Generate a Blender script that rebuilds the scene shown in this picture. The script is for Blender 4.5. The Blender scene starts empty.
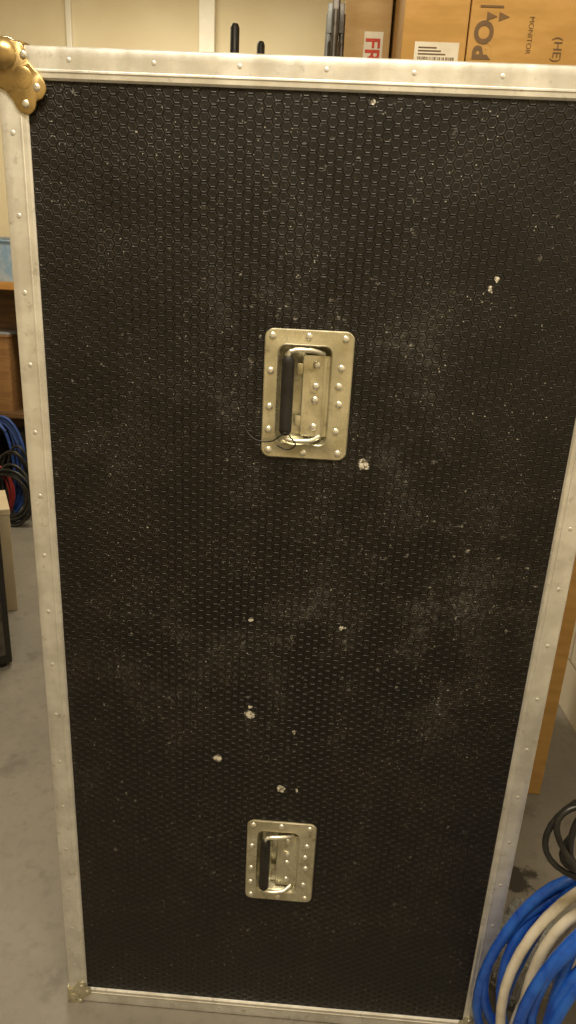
import bpy, bmesh, random
from math import *
from mathutils import Vector, Matrix, Euler, noise as mnoise
random.seed(7)
scene=bpy.context.scene
COL=scene.collection
scene.view_settings.view_transform='Standard'

# ---------------------------------------------------------------- materials
class NT:
    def __init__(s,name):
        s.mat=bpy.data.materials.new(name); s.mat.use_nodes=True
        s.nt=s.mat.node_tree; s.b=s.nt.nodes["Principled BSDF"]
        s.tc=s.nt.nodes.new("ShaderNodeTexCoord")
    def put(s,sock,v):
        if isinstance(v,bpy.types.NodeSocket): s.nt.links.new(v,sock)
        elif v is not None: sock.default_value=v
    def m(s,op,a,b=None,c=None,clamp=False):
        n=s.nt.nodes.new("ShaderNodeMath"); n.operation=op; n.use_clamp=clamp
        for i,v in enumerate((a,b,c)): s.put(n.inputs[i],v)
        return n.outputs[0]
    def noise(s,scale,detail=4,rough=.55,vec=None):
        n=s.nt.nodes.new("ShaderNodeTexNoise"); n.inputs["Scale"].default_value=scale
        n.inputs["Detail"].default_value=detail; n.inputs["Roughness"].default_value=rough
        s.nt.links.new(vec or s.tc.outputs["Object"],n.inputs["Vector"]); return n.outputs["Fac"]
    def ss(s,v,lo,hi,a=0.0,b=1.0):
        n=s.nt.nodes.new("ShaderNodeMapRange"); n.interpolation_type='SMOOTHSTEP'
        s.put(n.inputs[0],v); s.put(n.inputs[1],lo); s.put(n.inputs[2],hi); s.put(n.inputs[3],a); s.put(n.inputs[4],b)
        return n.outputs[0]
    def mix(s,f,a,b):
        n=s.nt.nodes.new("ShaderNodeMix"); n.data_type='RGBA'
        s.put(n.inputs[0],f)
        for i,v in ((6,a),(7,b)):
            if not isinstance(v,bpy.types.NodeSocket): v=(*v,1)
            s.put(n.inputs[i],v)
        return n.outputs[2]
    def scaled(s,sx,sy,sz):
        n=s.nt.nodes.new("ShaderNodeMapping"); n.inputs["Scale"].default_value=(sx,sy,sz)
        s.nt.links.new(s.tc.outputs["Object"],n.inputs[0]); return n.outputs[0]
    def bump(s,h,dist,strength=1):
        n=s.nt.nodes.new("ShaderNodeBump"); n.inputs["Strength"].default_value=strength
        n.inputs["Distance"].default_value=dist; s.put(n.inputs["Height"],h)
        s.nt.links.new(n.outputs[0],s.b.inputs["Normal"])
    def xyz(s):
        n=s.nt.nodes.new("ShaderNodeSeparateXYZ"); s.nt.links.new(s.tc.outputs["Object"],n.inputs[0]); return n.outputs

def simple(name,c1,c2,scale=8,rough=.5,metal=0,detail=5,bumpd=0,lo=.35,hi=.65,stretch=None,spec=None):
    n=NT(name); vec=n.scaled(*stretch) if stretch else None
    f=n.noise(scale,detail,.6,vec)
    n.put(n.b.inputs["Base Color"],n.mix(n.ss(f,lo,hi),c1,c2))
    n.put(n.b.inputs["Roughness"],n.ss(f,0.2,.8,rough*.85,min(1,rough*1.15)))
    n.b.inputs["Metallic"].default_value=metal
    if spec is not None: n.b.inputs["Specular IOR Level"].default_value=spec
    if bumpd: n.bump(n.noise(scale*3,3),bumpd,.6)
    return n.mat

def scratched(name,c1,c2,dirt,rough,metal):
    n=NT(name); f=n.noise(15,8,.62); g=n.noise(45,6,.7); s1=n.noise(30,4,.6,n.scaled(1,1,.06)); s2=n.noise(30,4,.6,n.scaled(.06,1,1))
    col=n.mix(n.ss(f,.35,.65),c1,c2)
    col=n.mix(n.m('MULTIPLY',n.ss(g,.56,.72),.55),col,dirt)
    n.put(n.b.inputs["Base Color"],col)
    n.put(n.b.inputs["Roughness"],n.m('ADD',n.ss(s1,.3,.7,rough*.8,rough*1.1),n.ss(g,.5,.8,0,.2)))
    n.b.inputs["Metallic"].default_value=metal
    n.bump(n.m('ADD',s1,s2),.0004,.5); return n.mat
M_alu=scratched("brushed_aluminium",(.88,.88,.86),(.68,.67,.64),(.32,.28,.22),.40,.7)
M_steel=scratched("zinc_plated_steel",(.72,.69,.54),(.48,.45,.32),(.18,.13,.07),.30,.8)
M_rivet=simple("rivet_steel",(.88,.87,.80),(.66,.64,.56),60,.3,.8)
M_arivet=simple("aluminium_rivet",(.80,.80,.78),(.60,.59,.56),60,.42,.65)
M_brass=scratched("tarnished_brass",(.52,.38,.17),(.32,.22,.09),(.12,.08,.04),.28,.85)
M_rub=simple("black_rubber",(.008,.007,.007),(.018,.016,.015),40,.5)
M_black=simple("black_paint",(.010,.010,.009),(.022,.02,.018),20,.55)
M_dark=simple("dark_metal",(.05,.045,.04),(.12,.11,.1),30,.4,.6)
M_blue=simple("blue_cable_sheath",(.010,.075,.50),(.025,.15,.70),20,.30)
M_blued=simple("dull_blue_sheath",(.02,.06,.25),(.03,.08,.32),20,.5)
M_cream=simple("cream_cable_sheath",(.78,.73,.62),(.62,.56,.45),20,.4)
M_blackc=simple("black_cable_sheath",(.010,.010,.010),(.025,.025,.025),20,.4)
M_card=simple("cardboard",(.52,.30,.09),(.44,.25,.07),7,.8,0,6,.0004,stretch=(1,1,4))
M_card2=simple("pale_cardboard",(.50,.34,.16),(.43,.28,.12),7,.8,0,6,.0004,stretch=(1,1,4))
M_ink=simple("black_ink",(.12,.07,.03),(.17,.095,.035),30,.7)
M_red=simple("red_ink",(.55,.05,.02),(.45,.05,.03),30,.7)
M_paper=simple("white_paper",(.72,.68,.58),(.64,.59,.48),20,.7)
M_tape=simple("brown_tape",(.52,.36,.14),(.46,.30,.10),20,.35)
M_wall=simple("cream_painted_wall",(.76,.68,.48),(.72,.63,.43),2.5,.7,0,6,.001)
M_trim=simple("white_gloss_paint",(.86,.84,.75),(.80,.77,.67),5,.4)
M_ceil=simple("ceiling_paint",(.75,.72,.64),(.70,.67,.58),3,.8)
M_wood=simple("pine_board",(.55,.30,.09),(.42,.20,.05),9,.5,stretch=(.6,6,6))
M_bwood=simple("brown_board",(.30,.16,.06),(.22,.11,.04),9,.5,stretch=(.6,6,6))
M_dwood=simple("dark_plywood",(.16,.085,.03),(.09,.05,.02),6,.6,stretch=(.6,6,6))
M_creambox=simple("cream_board",(.56,.48,.33),(.48,.40,.26),6,.6)
M_redc=simple("red_plastic",(.28,.02,.02),(.2,.015,.015),20,.45)
M_orange=simple("orange_plastic",(.40,.14,.03),(.3,.10,.02),20,.45)
M_bluep=simple("blue_plastic",(.22,.36,.55),(.35,.45,.58),20,.35)
M_greyp=simple("grey_plastic",(.32,.34,.36),(.22,.24,.26),20,.35)

def plastic_bag():
    n=NT("clear_plastic"); n.b.inputs["Base Color"].default_value=(.80,.80,.76,1)
    n.b.inputs["Transmission Weight"].default_value=.75; n.b.inputs["Roughness"].default_value=.10
    n.bump(n.noise(30,5),.004,.8); return n.mat
M_bag=plastic_bag()

def concrete():
    n=NT("concrete_floor"); a=n.noise(1.6,8,.65); b=n.noise(30,6,.7); c=n.noise(5,5,.6)
    col=n.mix(n.ss(a,.3,.7),(.19,.175,.15),(.26,.24,.205))
    col=n.mix(n.ss(b,.45,.75,0,.45),col,(.13,.12,.10))
    col=n.mix(n.ss(c,.58,.70,0,.6),col,(.10,.09,.075))
    o=n.xyz(); dx=n.m('SUBTRACT',o[0],.60); dy=n.m('SUBTRACT',o[1],.40)
    dd=n.m('ADD',n.m('SQRT',n.m('ADD',n.m('MULTIPLY',n.m('MULTIPLY',dx,dx),.5),n.m('MULTIPLY',dy,dy))),n.m('MULTIPLY',n.m('SUBTRACT',n.noise(16,5,.7),.5),.16))
    col=n.mix(n.ss(dd,.035,.055,.9,0.),col,(.03,.026,.022))
    n.put(n.b.inputs["Base Color"],col); n.put(n.b.inputs["Roughness"],n.ss(a,.2,.8,.45,.7))
    n.bump(b,.001,.5); return n.mat
M_floor=concrete()

def blockwall():
    n=NT("painted_block_wall"); br=n.nt.nodes.new("ShaderNodeTexBrick")
    mp=n.nt.nodes.new("ShaderNodeCombineXYZ"); o=n.xyz()
    n.nt.links.new(o[1],mp.inputs[0]); n.nt.links.new(o[2],mp.inputs[1])
    n.nt.links.new(mp.outputs[0],br.inputs["Vector"])
    br.inputs["Scale"].default_value=1; br.inputs["Brick Width"].default_value=.4; br.inputs["Row Height"].default_value=.2
    br.inputs["Mortar Size"].default_value=.006; br.inputs["Mortar Smooth"].default_value=.4
    br.inputs["Color1"].default_value=(.80,.75,.62,1); br.inputs["Color2"].default_value=(.76,.71,.58,1); br.inputs["Mortar"].default_value=(.50,.43,.33,1)
    n.nt.links.new(br.outputs["Color"],n.b.inputs["Base Color"]); n.b.inputs["Roughness"].default_value=.6
    n.bump(n.m('SUBTRACT',n.m('MULTIPLY',n.noise(40,4),.3),br.outputs["Fac"]),.003,1); return n.mat
M_block=blockwall()

CHIPS=[(.0886,1.1864,.0085),(.0776,.909,.005),(-.074,.912,.0035),(-.0686,.729,.0085),(-.123,.634,.0075),
       (-.0079,.5775,.008),(.0602,1.6595,.0055),(.2411,1.4416,.004),(.248,1.457,.0035),(.232,1.425,.003),(.01,.70,.003),(.02,.5775,.0035),(-.068,.745,.0035)]
HS=.0138
def hexpanel():
    n=NT("hexagon_laminate"); o=n.xyz(); x=o[0]; z=o[2]
    q1=n.m('DIVIDE',z,HS); q2=n.m('DIVIDE',x,HS); R3=sqrt(3)
    a1=n.m('SUBTRACT',n.m('FLOORED_MODULO',q1,1.0),.5); a2=n.m('SUBTRACT',n.m('FLOORED_MODULO',q2,R3),R3/2)
    b1=n.m('SUBTRACT',n.m('FLOORED_MODULO',n.m('SUBTRACT',q1,.5),1.0),.5); b2=n.m('SUBTRACT',n.m('FLOORED_MODULO',n.m('SUBTRACT',q2,R3/2),R3),R3/2)
    da=n.m('ADD',n.m('MULTIPLY',a1,a1),n.m('MULTIPLY',a2,a2)); db=n.m('ADD',n.m('MULTIPLY',b1,b1),n.m('MULTIPLY',b2,b2))
    pk=n.m('LESS_THAN',da,db); ip=n.m('SUBTRACT',1.0,pk)
    g1=n.m('ABSOLUTE',n.m('ADD',n.m('MULTIPLY',a1,pk),n.m('MULTIPLY',b1,ip)))
    g2=n.m('ABSOLUTE',n.m('ADD',n.m('MULTIPLY',a2,pk),n.m('MULTIPLY',b2,ip)))
    d=n.m('MAXIMUM',g1,n.m('ADD',n.m('MULTIPLY',g1,.5),n.m('MULTIPLY',g2,R3/2)))
    rim=n.m('SUBTRACT',1.0,n.ss(n.m('ABSOLUTE',n.m('SUBTRACT',d,.385)),.0,.08),clamp=True)
    gap=n.ss(d,.42,.48)
    big=n.noise(2.6,6,.65); med=n.noise(9,6,.65); fine=n.noise(90,5,.7); sp=n.noise(230,2,.5); sp2=n.noise(75,3,.6)
    wear=n.ss(med,.38,.7,.15,1.0)
    col=n.mix(n.m('MULTIPLY',rim,wear),(.0068,.0057,.0047),(.036,.028,.020))
    col=n.mix(gap,col,(.0025,.0022,.002))
    rx=n.m('DIVIDE',n.m('ADD',x,-.02),.37); rz=n.m('DIVIDE',n.m('ADD',z,-.98),.52)
    rr=n.m('SQRT',n.m('ADD',n.m('MULTIPLY',rx,rx),n.m('MULTIPLY',rz,rz)))
    zone=n.ss(rr,.35,1.2,1.0,.15)
    dust=n.m('MULTIPLY',n.m('MULTIPLY',zone,n.ss(big,.42,.68)),n.ss(med,.44,.70))
    dust=n.m('MULTIPLY',dust,n.ss(fine,.44,.66,.08,1.0))
    dust=n.m('MULTIPLY',dust,n.m('SUBTRACT',1.0,n.m('MULTIPLY',gap,.7)))
    col=n.mix(n.m('MULTIPLY',dust,.46),col,(.36,.35,.32))
    spk=n.m('MULTIPLY',n.ss(sp,.67,.72),n.ss(med,.43,.58))
    col=n.mix(n.m('MULTIPLY',spk,.75),col,(.5,.48,.43))
    spk2=n.m('MULTIPLY',n.ss(sp2,.62,.68),n.m('MULTIPLY',n.ss(big,.42,.60),n.ss(fine,.47,.60)))
    col=n.mix(n.m('MULTIPLY',spk2,.6),col,(.42,.40,.36))
    nd=n.m('MULTIPLY',n.m('SUBTRACT',n.noise(110,3,.6),.5),.018)
    tot=None
    for cx,cz,r in CHIPS:
        dx=n.m('SUBTRACT',x,cx); dz=n.m('SUBTRACT',z,cz)
        dd=n.m('ADD',n.m('SQRT',n.m('ADD',n.m('MULTIPLY',dx,dx),n.m('MULTIPLY',dz,dz))),nd)
        v=n.ss(dd,r*.75,r*1.0,1.0,0.0); tot=v if tot is None else n.m('MAXIMUM',tot,v)
    inner=n.ss(n.noise(160,2),.38,.55)
    col=n.mix(tot,col,n.mix(inner,(.16,.14,.11),(.68,.65,.57)))
    n.put(n.b.inputs["Base Color"],col)
    n.put(n.b.inputs["Roughness"],n.m('ADD',n.ss(med,.2,.8,.36,.50),n.m('MULTIPLY',dust,.3)))
    n.b.inputs["Specular IOR Level"].default_value=.34
    h=n.ss(d,.39,.47,1.0,0.0); h=n.m('ADD',h,n.m('MULTIPLY',rim,.4)); h=n.m('ADD',h,n.m('MULTIPLY',fine,.12))
    n.bump(h,.0010,.85); return n.mat
M_hex=hexpanel()

# ---------------------------------------------------------------- mesh helpers
def finish(name,bm,mat,parent=None,smooth=None,loc=(0,0,0),label=None):
    me=bpy.data.meshes.new(name); bmesh.ops.recalc_face_normals(bm,faces=bm.faces); bm.to_mesh(me); bm.free()
    for m in (mat if isinstance(mat,list) else [mat]): me.materials.append(m)
    if smooth is not None:
        me.polygons.foreach_set("use_smooth",[True]*len(me.polygons))
        try: me.set_sharp_from_angle(angle=radians(smooth))
        except Exception: pass
    ob=bpy.data.objects.new(name,me); COL.objects.link(ob); ob.location=loc
    if parent: ob.parent=parent
    if label: ob["label"]=label
    return ob
def thing(name,loc,label,cat,group=None,rz=0):
    e=bpy.data.objects.new(name,None); e.empty_display_size=.1; e.location=loc; e.rotation_euler=(0,0,rz); COL.objects.link(e)
    e["label"]=label; e["category"]=cat
    if group: e["group"]=group
    return e
def tag(ob,label,cat,group=None):
    ob["label"]=label; ob["category"]=cat
    if group: ob["group"]=group
def box(bm,x0,x1,y0,y1,z0,z1,bev=0,seg=2,M=None):
    r=bmesh.ops.create_cube(bm,size=1); vs=r["verts"]
    for v in vs:
        v.co=Vector(((x0+x1)/2+v.co.x*(x1-x0),(y0+y1)/2+v.co.y*(y1-y0),(z0+z1)/2+v.co.z*(z1-z0)))
    if M: 
        for v in vs: v.co=M@v.co
    if bev:
        es=set(e for v in vs for e in v.link_edges)
        bmesh.ops.bevel(bm,geom=list(es),offset=bev,segments=seg,affect='EDGES',profile=.6)
def tube(bm,pts,r,seg=10,closed=False):
    pts=[Vector(q) for q in pts]; n=len(pts); rings=[]
    tan=[]
    for i in range(n):
        if closed: t=pts[(i+1)%n]-pts[i-1]
        else: t=pts[min(i+1,n-1)]-pts[max(i-1,0)]
        tan.append(t.normalized())
    up=Vector((0,0,1)) if abs(tan[0].z)<.9 else Vector((1,0,0))
    nr=(up-tan[0]*up.dot(tan[0])).normalized()
    for i in range(n):
        nr=(nr-tan[i]*nr.dot(tan[i])).normalized(); bi=tan[i].cross(nr)
        rr=r[i] if isinstance(r,(list,tuple)) else r
        rings.append([bm.verts.new(pts[i]+(nr*cos(2*pi*k/seg)+bi*sin(2*pi*k/seg))*rr) for k in range(seg)])
    for i in range(n if closed else n-1):
        A=rings[i];B=rings[(i+1)%n]
        for k in range(seg): bm.faces.new((A[k],A[(k+1)%seg],B[(k+1)%seg],B[k]))
    if not closed:
        bm.faces.new(rings[0][::-1]); bm.faces.new(rings[-1])
def smoothpath(ctrl,n=12,closed=False):
    c=[Vector(q) for q in ctrl]; out=[]; N=len(c)
    rng=range(N) if closed else range(N-1)
    for i in rng:
        if closed: p0,p1,p2,p3=c[i-1],c[i],c[(i+1)%N],c[(i+2)%N]
        else: p0,p1,p2,p3=c[max(i-1,0)],c[i],c[i+1],c[min(i+2,N-1)]
        for k in range(n):
            t=k/n
            out.append(.5*((2*p1)+(p2-p0)*t+(2*p0-5*p1+4*p2-p3)*t*t+(-p0+3*p1-3*p2+p3)*t**3))
    if not closed: out.append(c[-1])
    return out
def rrect(x0,x1,z0,z1,r,k=6):
    o=[]
    for cx,cz,a0 in ((x1-r,z1-r,0),(x0+r,z1-r,90),(x0+r,z0+r,180),(x1-r,z0+r,270)):
        for i in range(k+1):
            a=radians(a0+90*i/k); o.append((cx+r*cos(a),cz+r*sin(a)))
    return o
def loft(bm,loops,cap0=False,cap1=True):
    R=[[bm.verts.new(q) for q in L] for L in loops]; n=len(R[0])
    for A,B in zip(R,R[1:]):
        for k in range(n): bm.faces.new((A[k],A[(k+1)%n],B[(k+1)%n],B[k]))
    if cap0: bm.faces.new(R[0][::-1])
    if cap1: bm.faces.new(R[-1])
def dome(bm,r,h,M=None,seg=14):
    L=[]
    for a in (0,25,50,72):
        rr=r*cos(radians(a)); y=-h*sin(radians(a))
        L.append([Vector((rr*cos(2*pi*k/seg),y,rr*sin(2*pi*k/seg))) for k in range(seg)])
    loft(bm,L)
def rivmesh(mat,h):
    b=bmesh.new(); dome(b,1,h); t=finish("tmp",b,mat,smooth=60); d=t.data; d.name="rivet"; bpy.data.objects.remove(t); return d
RIV=rivmesh(M_rivet,.55); RIVA=rivmesh(M_arivet,.28)
def rivet(parent,x,y,z,r,data=None):
    o=bpy.data.objects.new("rivet",data or RIV); COL.objects.link(o); o.parent=parent; o.location=(x,y,z); o.scale=(r,r,r)
    return o

# ---------------------------------------------------------------- room
def struct(name,bm,mat):
    o=finish(name,bm,mat); o["kind"]="structure"; return o
X0,X1,Y0,Y1,H=-3.2,1.0,-2.6,3.45,3.2
b=bmesh.new(); box(b,X0,X1,Y0,Y1,-.1,0); struct("floor",b,M_floor)
b=bmesh.new(); box(b,X0,X1,Y0,Y1,H,H+.1); struct("ceiling",b,M_ceil)
b=bmesh.new(); box(b,X0-.1,X1+.1,Y1,Y1+.1,0,H); struct("wall_back",b,M_wall)
b=bmesh.new(); box(b,X0-.1,X1+.1,Y0-.1,Y0,0,H); struct("wall_front",b,M_wall)
b=bmesh.new(); box(b,X0-.1,X0,Y0,Y1,0,H); struct("wall_left",b,M_wall)
b=bmesh.new(); box(b,X1,X1+.1,Y0,Y1,0,H); struct("wall_right",b,M_block)
b=bmesh.new(); box(b,-.80,-.71,3.40,3.45,0,H,.004); struct("trim_1",b,M_trim)
b=bmesh.new(); box(b,-1.58,-1.55,3.42,3.45,0,H,.004); struct("trim_2",b,M_trim)

# ---------------------------------------------------------------- flight case
HW=.424; CH=1.706; D=.52
case=thing("flight_case",(0,0,.003),"tall black hexagon-textured road case with aluminium edging standing on concrete","flight case")
b=bmesh.new()
vs=[b.verts.new(q) for q in [(-HW,.004,0),(HW,.004,0),(HW,.004,CH),(-HW,.004,CH),(-HW,D,0),(HW,D,0),(HW,D,CH),(-HW,D,CH)]]
for f in ((0,1,5,4),(1,2,6,5),(2,3,7,6),(3,0,4,7),(4,5,6,7)): b.faces.new([vs[i] for i in f])
finish("carcass",b,M_black,case)
HC=[(-.002,1.283),(-.002,.411)]; hx,hz=.050,.078
b=bmesh.new()
xs=[-.395,-.002-hx,-.002+hx,.395]; zs=[.025]
for c in sorted(HC,key=lambda q:q[1]): zs+= [c[1]-hz,c[1]+hz]
zs.append(CH-.025)
grid=[[b.verts.new((x,0,z)) for z in zs] for x in xs]
for i in range(3):
    for j in range(5):
        if i==1 and j in (1,3): continue
        b.faces.new((grid[i][j],grid[i+1][j],grid[i+1][j+1],grid[i][j+1]))
ext=bmesh.ops.extrude_face_region(b,geom=b.faces[:])
for v in [g for g in ext["geom"] if isinstance(g,bmesh.types.BMVert)]: v.co.y+=.009
finish("front_panel",b,M_hex,case,label="black laminate panel embossed with small hexagons")
PROF=[(-.002,.034),(-.002,-.002),(.0,-.004),(.003,-.0046),(.010,-.0042),(.024,-.004),(.0250,-.0050),(.027,-.0052),(.0280,-.0042),(.0335,-.0038),(.0358,-.0012),(.036,0),(0,0),(0,.034)]
def trimbar(kind,name="edge_trim"):
    b=bmesh.new(); A=[];B=[]
    for d,y in PROF:
        if kind=='l': A.append((-HW+d,y,d));B.append((-HW+d,y,CH-d))
        if kind=='r': A.append((HW-d,y,d));B.append((HW-d,y,CH-d))
        if kind=='t': A.append((-HW+d,y,CH-d));B.append((HW-d,y,CH-d))
        if kind=='b': A.append((-HW+d,y,d));B.append((HW-d,y,d))
    loft(b,[A,B],True,True)
    return finish(name,b,M_alu,case,smooth=25,label="brushed aluminium edge extrusion")
for k in 'lrtb':
    t=trimbar(k)
    if k in 'lr':
        s=-1 if k=='l' else 1; z=.10
        while z<CH-.07:
            rivet(t,s*(HW-.014),-.004,z,.0036,RIVA); z+=.1005
    else:
        z=CH-.013 if k=='t' else .013; x=-.33
        while x<.36: rivet(t,x,-.004,z,.0032,RIVA); x+=.11
b=bmesh.new()
for x0 in (-HW-.002,HW-.034): box(b,x0,x0+.036,D-.03,D+.003,0,CH,.001)
for z0 in (-.002,CH-.034): box(b,-HW,HW,D-.03,D+.0029,z0,z0+.036,.001)
finish("rear_edge_trim",b,M_alu,case)
def corner(sx,top,mat,scale=1.0,label=None):
    b=bmesh.new(); s=scale
    ctrl=[(-.005,-.005),(.030,-.005),(.038,.002),(.041,.014),(.048,.024),(.058,.033),(.0635,.046),(.058,.057),(.050,.061),(.047,.070),(.038,.077),(.026,.073),(.018,.060),(.008,.050),(-.004,.044),(-.005,.02)]
    P=smoothpath([(u*s,0,w*s) for u,w in ctrl],4,True)
    def mp(u,y,w): return (sx*(HW-u),y,(CH-w) if top else w)
    L=[[mp(q.x,-.0035,q.z) for q in P],[mp(q.x,-.0068,q.z) for q in P],
       [mp(.02*s+(q.x-.02*s)*.94,-.0082,.02*s+(q.z-.02*s)*.94) for q in P]]
    loft(b,L,True,True)
    L=[[mp(-.0025,-.004+q.x+.003,q.z) for q in P],[mp(-.0055,-.004+q.x+.003,q.z) for q in P]]
    loft(b,L,True,True)
    if top:
        L=[[mp(q.x,-.004+q.z+.003,-.0025) for q in P],[mp(q.x,-.004+q.z+.003,-.0055) for q in P]]
        loft(b,L,True,True)
    r=bmesh.ops.create_uvsphere(b,u_segments=28,v_segments=18,radius=.022*s)
    dz=.010 if top else .022
    for v in r["verts"]: v.co+=Vector(mp(.010*s,.004,dz*s))
    r=bmesh.ops.create_uvsphere(b,u_segments=24,v_segments=14,radius=.012*s)
    for v in r["verts"]: v.co=Vector((v.co.x*1.3,v.co.y*.35,v.co.z*1.3))+Vector(mp(.034*s,-.006,.036*s))
    o=finish("ball_corner",b,mat,case,smooth=50,label=label)
    for u,w in ((.052,.046),(.036,.065),(.037,.010) if top else (.030,.008)):
        q=mp(u*s,-.008,w*s); rivet(o,*q,.005*s)
    return o
corner(-1,True,M_brass,1.0,"tarnished brass ball corner")
corner(1,True,M_brass,1.0,"tarnished brass ball corner")
corner(-1,False,M_steel,.72,"scuffed steel ball corner")
corner(1,False,M_steel,.72,"scuffed steel ball corner")

def handle(cx,cz,wire=False):
    b=bmesh.new()
    def lp(x0,x1,z0,z1,r,y): return [(cx+u,y,cz+w) for u,w in rrect(x0,x1,z0,z1,r)]
    L=[lp(-.064,.064,-.0935,.0935,.013,.0),lp(-.064,.064,-.0935,.0935,.013,-.0015),lp(-.0625,.0625,-.092,.092,.012,-.003),
       lp(-.046,.036,-.074,.074,.012,-.003),lp(-.0445,.0345,-.0725,.0725,.012,-.0038),lp(-.043,.033,-.071,.071,.011,-.0028),lp(-.041,.031,-.069,.069,.010,.004),
       lp(-.036,.027,-.063,.063,.009,.020),lp(-.033,.024,-.060,.060,.008,.022)]
    loft(b,L,False,True)
    h=finish("recessed_handle",b,M_steel,case,smooth=35,label="zinc-plated recessed handle dish with sprung grip")
    for x,z in ((-.053,.083),(-.001,.084),(.051,.083),(-.053,-.083),(-.001,-.084),(.051,-.083),
                (-.054,.034),(-.054,-.018),(-.054,-.052),
                (.048,.042),(.046,.016),(.048,-.010),(.046,-.050)):
        rivet(h,cx+x,-.003,cz+z,.0055)
    b=bmesh.new()
    loft(b,[[(cx+u,y,cz+w) for u,w in rrect(x0,x1,-.060,.058,.003)] for x0,x1,y in ((-.008,.033,.0075),(-.008,.033,.0045),(-.0065,.0315,.0035))],True,True)
    box(b,cx+.0225,cx+.0275,.0015,.006,cz-.056,cz+.054,.001)
    for zz in (.038,-.038): box(b,cx-.016,cx-.006,.004,.0075,cz+zz-.008,cz+zz+.008,.0008)
    box(b,cx+.004,cx+.014,.002,.006,cz+.004,cz+.022,.001)
    finish("hinge_plate",b,M_steel,h,smooth=30)
    for z in (.045,.014,-.006,-.046): rivet(h,cx+.0125,.0035,cz+z,.0058)
    b=bmesh.new()
    pth=smoothpath([(.022,.004,.060),(.010,-.006,.0645),(-.006,-.010,.0655),(-.022,-.011,.064),(-.0285,-.011,.055),(-.0285,-.011,0),(-.0285,-.011,-.055),(-.022,-.011,-.064),(-.006,-.010,-.0655),(.010,-.006,-.0645),(.022,.004,-.060)],8)
    tube(b,[(cx+q.x,q.y,cz+q.z) for q in pth],.0034,12)
    finish("handle_bail",b,M_rivet,h,smooth=60,label="bright steel bail bar")
    b=bmesh.new()
    zs=[-.057+.114*i/20 for i in range(21)]; rs=[.0092 if 0<i<20 else .006 for i in range(21)]
    tube(b,[(cx-.0285,-.011,cz+z) for z in zs],rs,18)
    finish("handle_grip",b,M_rub,h,smooth=60,label="black rubber grip sleeve")
    if wire:
        b=bmesh.new()
        w=smoothpath([(-.090,-.003,-.048),(-.084,-.006,-.058),(-.074,-.010,-.066),(-.060,-.012,-.069),(-.046,-.016,-.066),(-.036,-.022,-.058),(-.028,-.023,-.052),(-.020,-.020,-.058),(-.012,-.018,-.070),(-.024,-.016,-.078),(-.040,-.012,-.073)],8)
        tube(b,[(cx+q.x,q.y,cz+q.z) for q in w],.0011,8)
        finish("tied_wire",b,M_rub,h,smooth=60,label="thin black wire tied round the grip")
handle(*HC[0],True); handle(*HC[1])

# ---------------------------------------------------------------- cardboard boxes
def textmesh(parent,s,size,loc,rot,mat,extr=.0003,name="printed_text",align='LEFT',off=.0008):
    cu=bpy.data.curves.new(name,'FONT'); cu.body=s; cu.size=size; cu.extrude=extr; cu.align_x=align; cu.offset=off
    o=bpy.data.objects.new(name,cu); COL.objects.link(o)
    me=bpy.data.meshes.new_from_object(o); bpy.data.objects.remove(o)
    me.materials.clear(); me.materials.append(mat)
    o=bpy.data.objects.new(name,me); COL.objects.link(o); o.parent=parent; o.location=loc; o.rotation_euler=rot; return o
def carton(x0,x1,y0,y1,z0,z1,mat,label,tape=True):
    cx,cy=(x0+x1)/2,(y0+y1)/2
    e=thing("cardboard_box",(cx,cy,z0),label,"box"); w,d,h=(x1-x0)/2,(y1-y0)/2,z1-z0
    b=bmesh.new(); box(b,-w,w,-d,d,0,h,.004); finish("box_body",b,mat,e)
    b=bmesh.new(); box(b,-w,w,-d,-.002,h,h+.003,.001); box(b,-w,w,.002,d,h,h+.003,.001); finish("box_flap",b,mat,e)
    if tape:
        b=bmesh.new(); box(b,-w-.001,w+.001,-.024,.024,h+.003,h+.0038); finish("packing_tape",b,M_tape,e)
    return e
big=carton(.17,.775,.722,1.25,0,1.30,M_card,"large tall brown cardboard box standing on the floor behind the case",False)
A=carton(.148,.288,.724,1.15,1.304,2.42,M_card,"narrow upright brown cardboard box with a barcode label")
B=carton(.291,.80,.728,1.18,1.304,2.45,M_card,"brown cardboard box with black printing stacked on a taller box")
C=carton(.022,.140,1.0,1.35,0,2.5,M_card2,"tall pale cardboard box with a red lettered label")
def onbox(e,x,z,yf): return (x-e.location.x, yf-e.location.y-.0008, z-e.location.z)
b=bmesh.new(); o=onbox(C,.098,2.0,1.0); box(b,o[0]-.024,o[0]+.024,o[1]-.0004,o[1]+.0008,o[2]-.14,o[2]+.072); finish("paper_label",b,M_paper,C)
textmesh(C,"FRAGILE",.052,(o[0]-.019,o[1]-.001,o[2]+.060),(pi/2,pi/2,0),M_red,off=.001)
b=bmesh.new(); o=onbox(A,.225,1.935,.724); box(b,o[0]-.048,o[0]+.048,o[1]-.0004,o[1]+.0008,o[2]-.06,o[2]+.03,0); finish("shipping_label",b,M_paper,A)
b=bmesh.new()
xx=-.04
while xx<.04:
    w=random.choice([.001,.002,.003]); 
    box(b,o[0]+xx,o[0]+xx+w,o[1]-.0012,o[1]-.0003,o[2]-.05,o[2]+.002); xx+=w+random.choice([.0015,.003])
for i in range(3): box(b,o[0]-.04,o[0]+.02-.01*i,o[1]-.0012,o[1]-.0003,o[2]+.006+i*.006,o[2]+.0085+i*.006)
finish("barcode",b,M_ink,A)
o=onbox(B,.34,1.965,.728)
textmesh(B,"BO",.054,(o[0]+.002,o[1],o[2]-.030),(pi/2,-pi/2,0),M_ink,off=.002)
b=bmesh.new()
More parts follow.
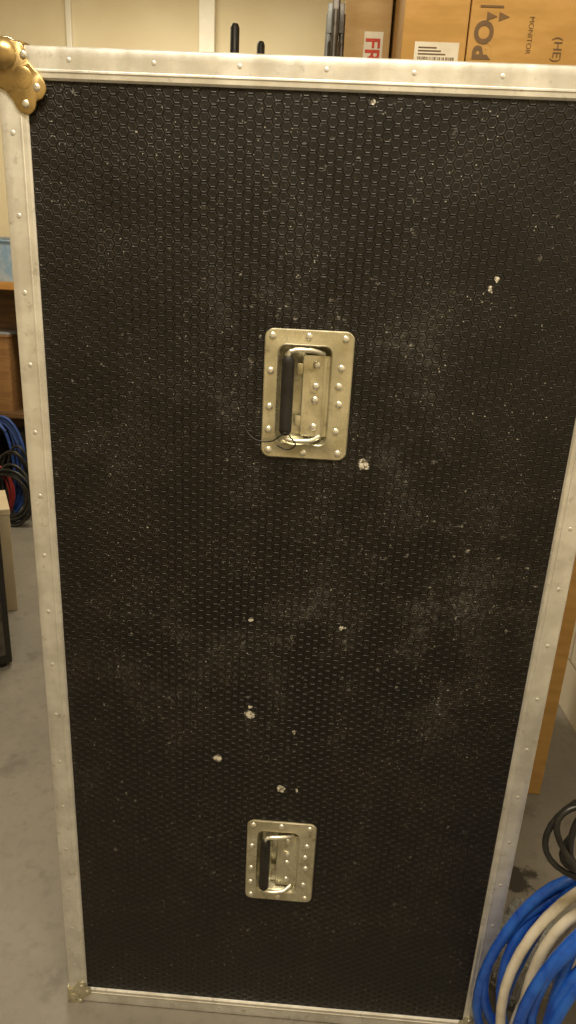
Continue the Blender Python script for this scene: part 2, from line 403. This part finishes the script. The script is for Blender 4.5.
for ux,uz,s in ((.0,.052,.014),(.026,.052,.014)):
    a=[(o[0]+ux-s,o[1],o[2]+uz-s*.6),(o[0]+ux+s*.6,o[1],o[2]+uz),(o[0]+ux-s,o[1],o[2]+uz+s*.6)]
    loft(b,[a,[(p[0],p[1]-.0006,p[2]) for p in a]],True,True)
box(b,o[0]-.03,o[0]+.02,o[1]-.0006,o[1],o[2]+.068,o[2]+.072)
finish("printed_emblem",b,M_ink,B)
textmesh(B,"MONITOR",.015,(o[0]+.078,o[1],o[2]+.055),(pi/2,pi/2,0),M_ink,off=-.0002)
textmesh(B,"(HE)",.026,(o[0]+.137,o[1],o[2]+.02),(pi/2,pi/2,0),M_ink,off=0)

# ---------------------------------------------------------------- stands behind the case
def pole(x,y,h,r,label):
    e=thing("stand_pole",(x,y,0),label,"pole")
    b=bmesh.new(); tube(b,[(0,0,.02),(0,0,h-.16)],r*.55,14); finish("pole_tube",b,M_dark,e,smooth=50)
    b=bmesh.new(); tube(b,[(0,0,h-.17),(0,0,h-.16),(0,0,h-.01),(0,0,h)],[r*.7,r,r,r*.7],16); finish("foam_grip",b,M_rub,e,smooth=50)
    b=bmesh.new(); tube(b,[(0,0,0),(0,0,.012),(0,0,.03)],[.14,.14,.03],28); finish("round_base",b,M_black,e,smooth=40)
pole(-.285,1.2,2.145,.013,"tall thin black pole with a foam top standing upright")
pole(-.242,1.5,2.20,.013,"shorter black pole with a round base standing upright")
e=thing("tripod_stand",(0.0,.86,0),"folded dark metal tripod stand with bundled legs","tripod")
b=bmesh.new(); tube(b,[(0,0,.05),(0,0,2.22)],.009,14); tube(b,[(0,0,1.95),(0,0,2.0)],.016,14); finish("centre_column",b,M_dark,e,smooth=50)
for i in range(3):
    a=i*2*pi/3+.5; b=bmesh.new()
    tube(b,[(.018*cos(a),.018*sin(a),2.06),(.028*cos(a),.028*sin(a),1.2),(.10*cos(a),.10*sin(a),.012)],.007,10)
    box(b,.015*cos(a)-.007,.015*cos(a)+.007,.015*sin(a)-.007,.015*sin(a)+.007,2.02,2.08,.002)
    finish("tripod_leg",b,M_greyp if i==1 else M_dark,e,smooth=50)

# ---------------------------------------------------------------- far workbench
sh=thing("workbench",(-2.15,3.20,0),"tall wooden workbench with dark panelling against the painted wall","workbench")
b=bmesh.new(); box(b,-.68,.70,-.24,.22,1.385,1.43,.004); finish("bench_top",b,M_wood,sh)
b=bmesh.new(); box(b,-.65,.65,.17,.20,.05,1.385,.003); finish("back_panel",b,M_dwood,sh)
b=bmesh.new(); box(b,-.65,.65,-.2,.17,.62,.65,.003); finish("shelf_board",b,M_dwood,sh)
for x in (-.64,.64):
    for y in (-.18,.18):
        b=bmesh.new(); box(b,x-.03,x+.03,y-.03,y+.03,0,1.385,.003); finish("bench_leg",b,M_dwood,sh)
def bin_(x,y,z,w,h,mat,label,dep=.15):
    e=thing("storage_bin",(x,y,z),label,"bin")
    b=bmesh.new()
    L=[[(u,v,zz) for u,v in rrect(-w*s,w*s,-dep*s,dep*s,.02)] for s,zz in ((.86,0),(1,h),(1.05,h),(1.05,h+.012),(.97,h+.012),(.83,.01))]
    loft(b,L,True,True); finish("bin_tub",b,mat,e,smooth=30)
    b=bmesh.new(); L=[[(u,v,zz) for u,v in rrect(-w*s,w*s,-dep*s,dep*s,.02)] for s,zz in ((1.06,h+.013),(1.06,h+.024),(.9,h+.028))]
    loft(b,L,True,True); finish("bin_lid",b,M_greyp if mat is not M_black else M_black,e,smooth=30)
bin_(-1.93,3.17,1.431,.13,.22,M_bluep,"pale blue plastic storage bin on the bench")
bin_(-2.35,3.17,1.431,.2,.2,M_greyp,"grey plastic storage bin on the bench")
bin_(-2.02,3.18,.651,.12,.46,M_bwood,"orange brown storage bin under the bench",.13)
bin_(-1.70,3.18,.651,.12,.50,M_black,"black plastic storage bin under the bench",.13)
bin_(-2.37,3.18,.651,.15,.42,M_black,"black plastic storage bin under the bench",.13)
bin_(-1.75,3.18,.0,.17,.50,M_black,"black plastic storage bin under the bench",.12)
bin_(-2.25,3.18,.0,.2,.45,M_black,"black plastic storage bin under the bench",.12)
def coil(name,c,rx,rz,n,r,mat,label,cat,group=None,tilt=(0,0,0),jit=.012,ph=0,spread=.03,seg=10):
    R=Euler(tilt).to_matrix(); pts=[]; N=n*28; rnd=random.Random(int(ph*100)+n)
    offs=[rnd.uniform(-1,1) for _ in range(n+2)]; offs2=[rnd.uniform(-1,1) for _ in range(n+2)]
    for i in range(N+1):
        t=i/28; k=int(t); f=t-k; f=f*f*(3-2*f)
        o1=offs[k]*(1-f)+offs[min(k+1,n+1)]*f; o2=offs2[k]*(1-f)+offs2[min(k+1,n+1)]*f
        a=2*pi*t+ph
        q=Vector(((rx+jit*o1)*cos(a)+jit*o2,spread*(t/n-.5)+.3*r*sin(3*a),(rz+jit*o2)*sin(a)))
        pts.append(R@q)
    zmin=min(p.z for p in pts)-r
    b=bmesh.new(); tube(b,[p-Vector((0,0,zmin)) for p in pts],r,seg)
    o=finish(name,b,mat,smooth=60,loc=(c[0],c[1],c[2])); tag(o,label,cat,group); return o
GF="cable coils heaped by the workbench"
coil("cable_coil",(-1.94,2.91,0),.11,.30,6,.009,M_blued,"blue cable coil leaning against the workbench","cable",GF,spread=.025,ph=1,jit=.03)
coil("cable_coil",(-1.83,2.85,0),.10,.22,7,.008,M_blackc,"black cable coil leaning on blue cable","cable",GF,spread=.025,ph=2,jit=.03)
coil("cable_coil",(-1.93,2.79,0),.10,.16,3,.007,M_redc,"dark red cable coil leaning on other coils","cable",GF,spread=.025,ph=2.3,jit=.03)
coil("cable_coil",(-1.82,2.73,0),.13,.17,9,.009,M_blackc,"black cable coil leaning on other coils","cable",GF,spread=.025,ph=2.6,jit=.035)
th=radians(29)
def placed(px,py,w,d):
    c=Vector((px,py,0))-Matrix.Rotation(th,3,'Z')@Vector((w,-d,0)); return (c.x,c.y,0)
sp=thing("loudspeaker_cabinet",placed(-1.105,1.20,.28,.18),"black loudspeaker cabinet standing on the concrete","speaker",rz=th)
b=bmesh.new(); box(b,-.28,.28,-.17,.18,.02,.69,.008); finish("cabinet_body",b,M_black,sp)
b=bmesh.new(); box(b,-.26,.26,-.18,-.169,.06,.65,.004); finish("speaker_grille",b,M_dark,sp)
for x in (-.24,.24):
    for y in (-.14,.14):
        b=bmesh.new(); tube(b,[(x,y,0),(x,y,.021)],.02,12); finish("foot",b,M_rub,sp)
cb=thing("cream_carton",placed(-1.30,1.67,.25,.15),"cream coloured board carton on the floor beside a speaker","box",rz=th)
b=bmesh.new(); box(b,-.25,.25,-.15,.15,0,.46,.005); finish("carton_body",b,M_creambox,cb)
b=bmesh.new(); box(b,-.253,.253,-.153,.153,.46,.49,.004); finish("carton_lid",b,M_creambox,cb)

# ---------------------------------------------------------------- cable heap beside the case
G="cable coils heaped beside the case"
def looped(name,loops,r,mat,label,jit=.006,seed=1,seg=12,sweep=0.0):
    """loops: (left x, right x, bottom z, top z, y) - one turn each, joined into one continuous cable"""
    rnd=random.Random(seed); pts=[]; n=len(loops); S=36
    par=[l for l in loops]+[loops[-1]]
    ph=[rnd.uniform(0,6.28) for _ in range(4)]
    for i in range(n*S+1):
        t=i/S; k=min(int(t),n-1); f=t-k; f=f*f*(3-2*f)
        A=par[k];B=par[k+1]; L=[A[j]*(1-f)+B[j]*f for j in range(5)]
        cx=(L[0]+L[1])/2; rx=(L[1]-L[0])/2; cz=(L[2]+L[3])/2; rz=(L[3]-L[2])/2
        a=2*pi*t+.2
        ca,sa=cos(a),sin(a)
        e=1.0
        x=cx+rx*copysign(abs(ca)**e,ca)+jit*sin(2.3*a+ph[0])+sweep*sa; z=cz+rz*copysign(abs(sa)**e,sa)+jit*sin(1.7*a+ph[1])
        y=L[4]+.007*sin(1.3*a+ph[2])
        pts.append(Vector((x,y,max(z,r))))
    cxx=sum(p.x for p in pts)/len(pts); cyy=sum(p.y for p in pts)/len(pts)
    b=bmesh.new(); tube(b,[p-Vector((cxx,cyy,0)) for p in pts],r,seg)
    o=finish(name,b,mat,smooth=60,loc=(cxx,cyy,0)); tag(o,label,"cable",G); return o
looped("blue_cable_coil",[(.392,.68,.012,.470,-.026),(.405,.66,.02,.480,-.044),(.425,.67,.02,.45,-.030),(.44,.66,.02,.47,-.042)],.0092,M_blue,"thick blue cable coil leaning beside the case",seed=3,sweep=.03,jit=.010)
looped("cream_cable_coil",[(.425,.65,.012,.505,-.074),(.441,.67,.02,.490,-.092),(.462,.64,.015,.475,-.080)],.0088,M_cream,"cream cable coil tangled between blue cables",seed=5,sweep=.03,jit=.010)
looped("blue_cable_coil",[(.437,.66,.012,.530,-.121),(.452,.67,.02,.512,-.140),(.468,.64,.02,.520,-.124),(.482,.65,.02,.475,-.140),(.500,.65,.02,.50,-.130)],.0095,M_blue,"thick blue cable coil leaning on cream cable",seed=9,sweep=.02,jit=.013)
looped("black_cable_coil",[(.424,.60,.545,.715,-.115),(.445,.61,.55,.70,-.105),(.430,.60,.55,.73,-.125),(.462,.59,.555,.685,-.11)],.0050,M_blackc,"thin black cable coil resting on the heap",seed=12,jit=.012)
b=bmesh.new(); r=bmesh.ops.create_icosphere(b,subdivisions=5,radius=1)
for v in b.verts:
    q=v.co.copy(); nn=mnoise.noise(q*2.2)*.35+mnoise.noise(q*5)*.22+abs(mnoise.noise(q*9))*.15
    q=q*(1+nn); v.co=Vector((q.x*.065,q.y*.06,max(q.z*.12,-.12)+.12))
ob=finish("plastic_bag",b,M_bag,smooth=25,loc=(.53,.09,0)); tag(ob,"crumpled clear plastic bag on the floor beside the case","bag")

# ---------------------------------------------------------------- lights
def area(name,loc,rot,size,en,col):
    l=bpy.data.lights.new(name,'AREA'); l.shape='RECTANGLE'; l.size=size[0]; l.size_y=size[1]; l.energy=en; l.color=col
    o=bpy.data.objects.new(name,l); o.location=loc; o.rotation_euler=rot; COL.objects.link(o)
area("ceiling_light",(-.1,-.9,3.15),(0,0,0),(1.2,.3),68,(1,.87,.66))
area("ceiling_light_rear",(-.9,2.2,3.15),(0,0,0),(1.2,.3),52,(1,.88,.67))
w=bpy.data.worlds.new("world"); w.use_nodes=True; w.node_tree.nodes["Background"].inputs[0].default_value=(.9,.8,.6,1); w.node_tree.nodes["Background"].inputs[1].default_value=.1
scene.world=w
# ---------------------------------------------------------------- camera
cam=bpy.data.cameras.new("camera"); co=bpy.data.objects.new("camera",cam); COL.objects.link(co)
co.location=(.0159,-.9565,1.4183+.003); co.rotation_euler=(1.2522,-.0482,.0540)
cam.sensor_fit='VERTICAL'; cam.sensor_height=24; cam.lens=24*650/1024; cam.clip_start=.02
scene.camera=co
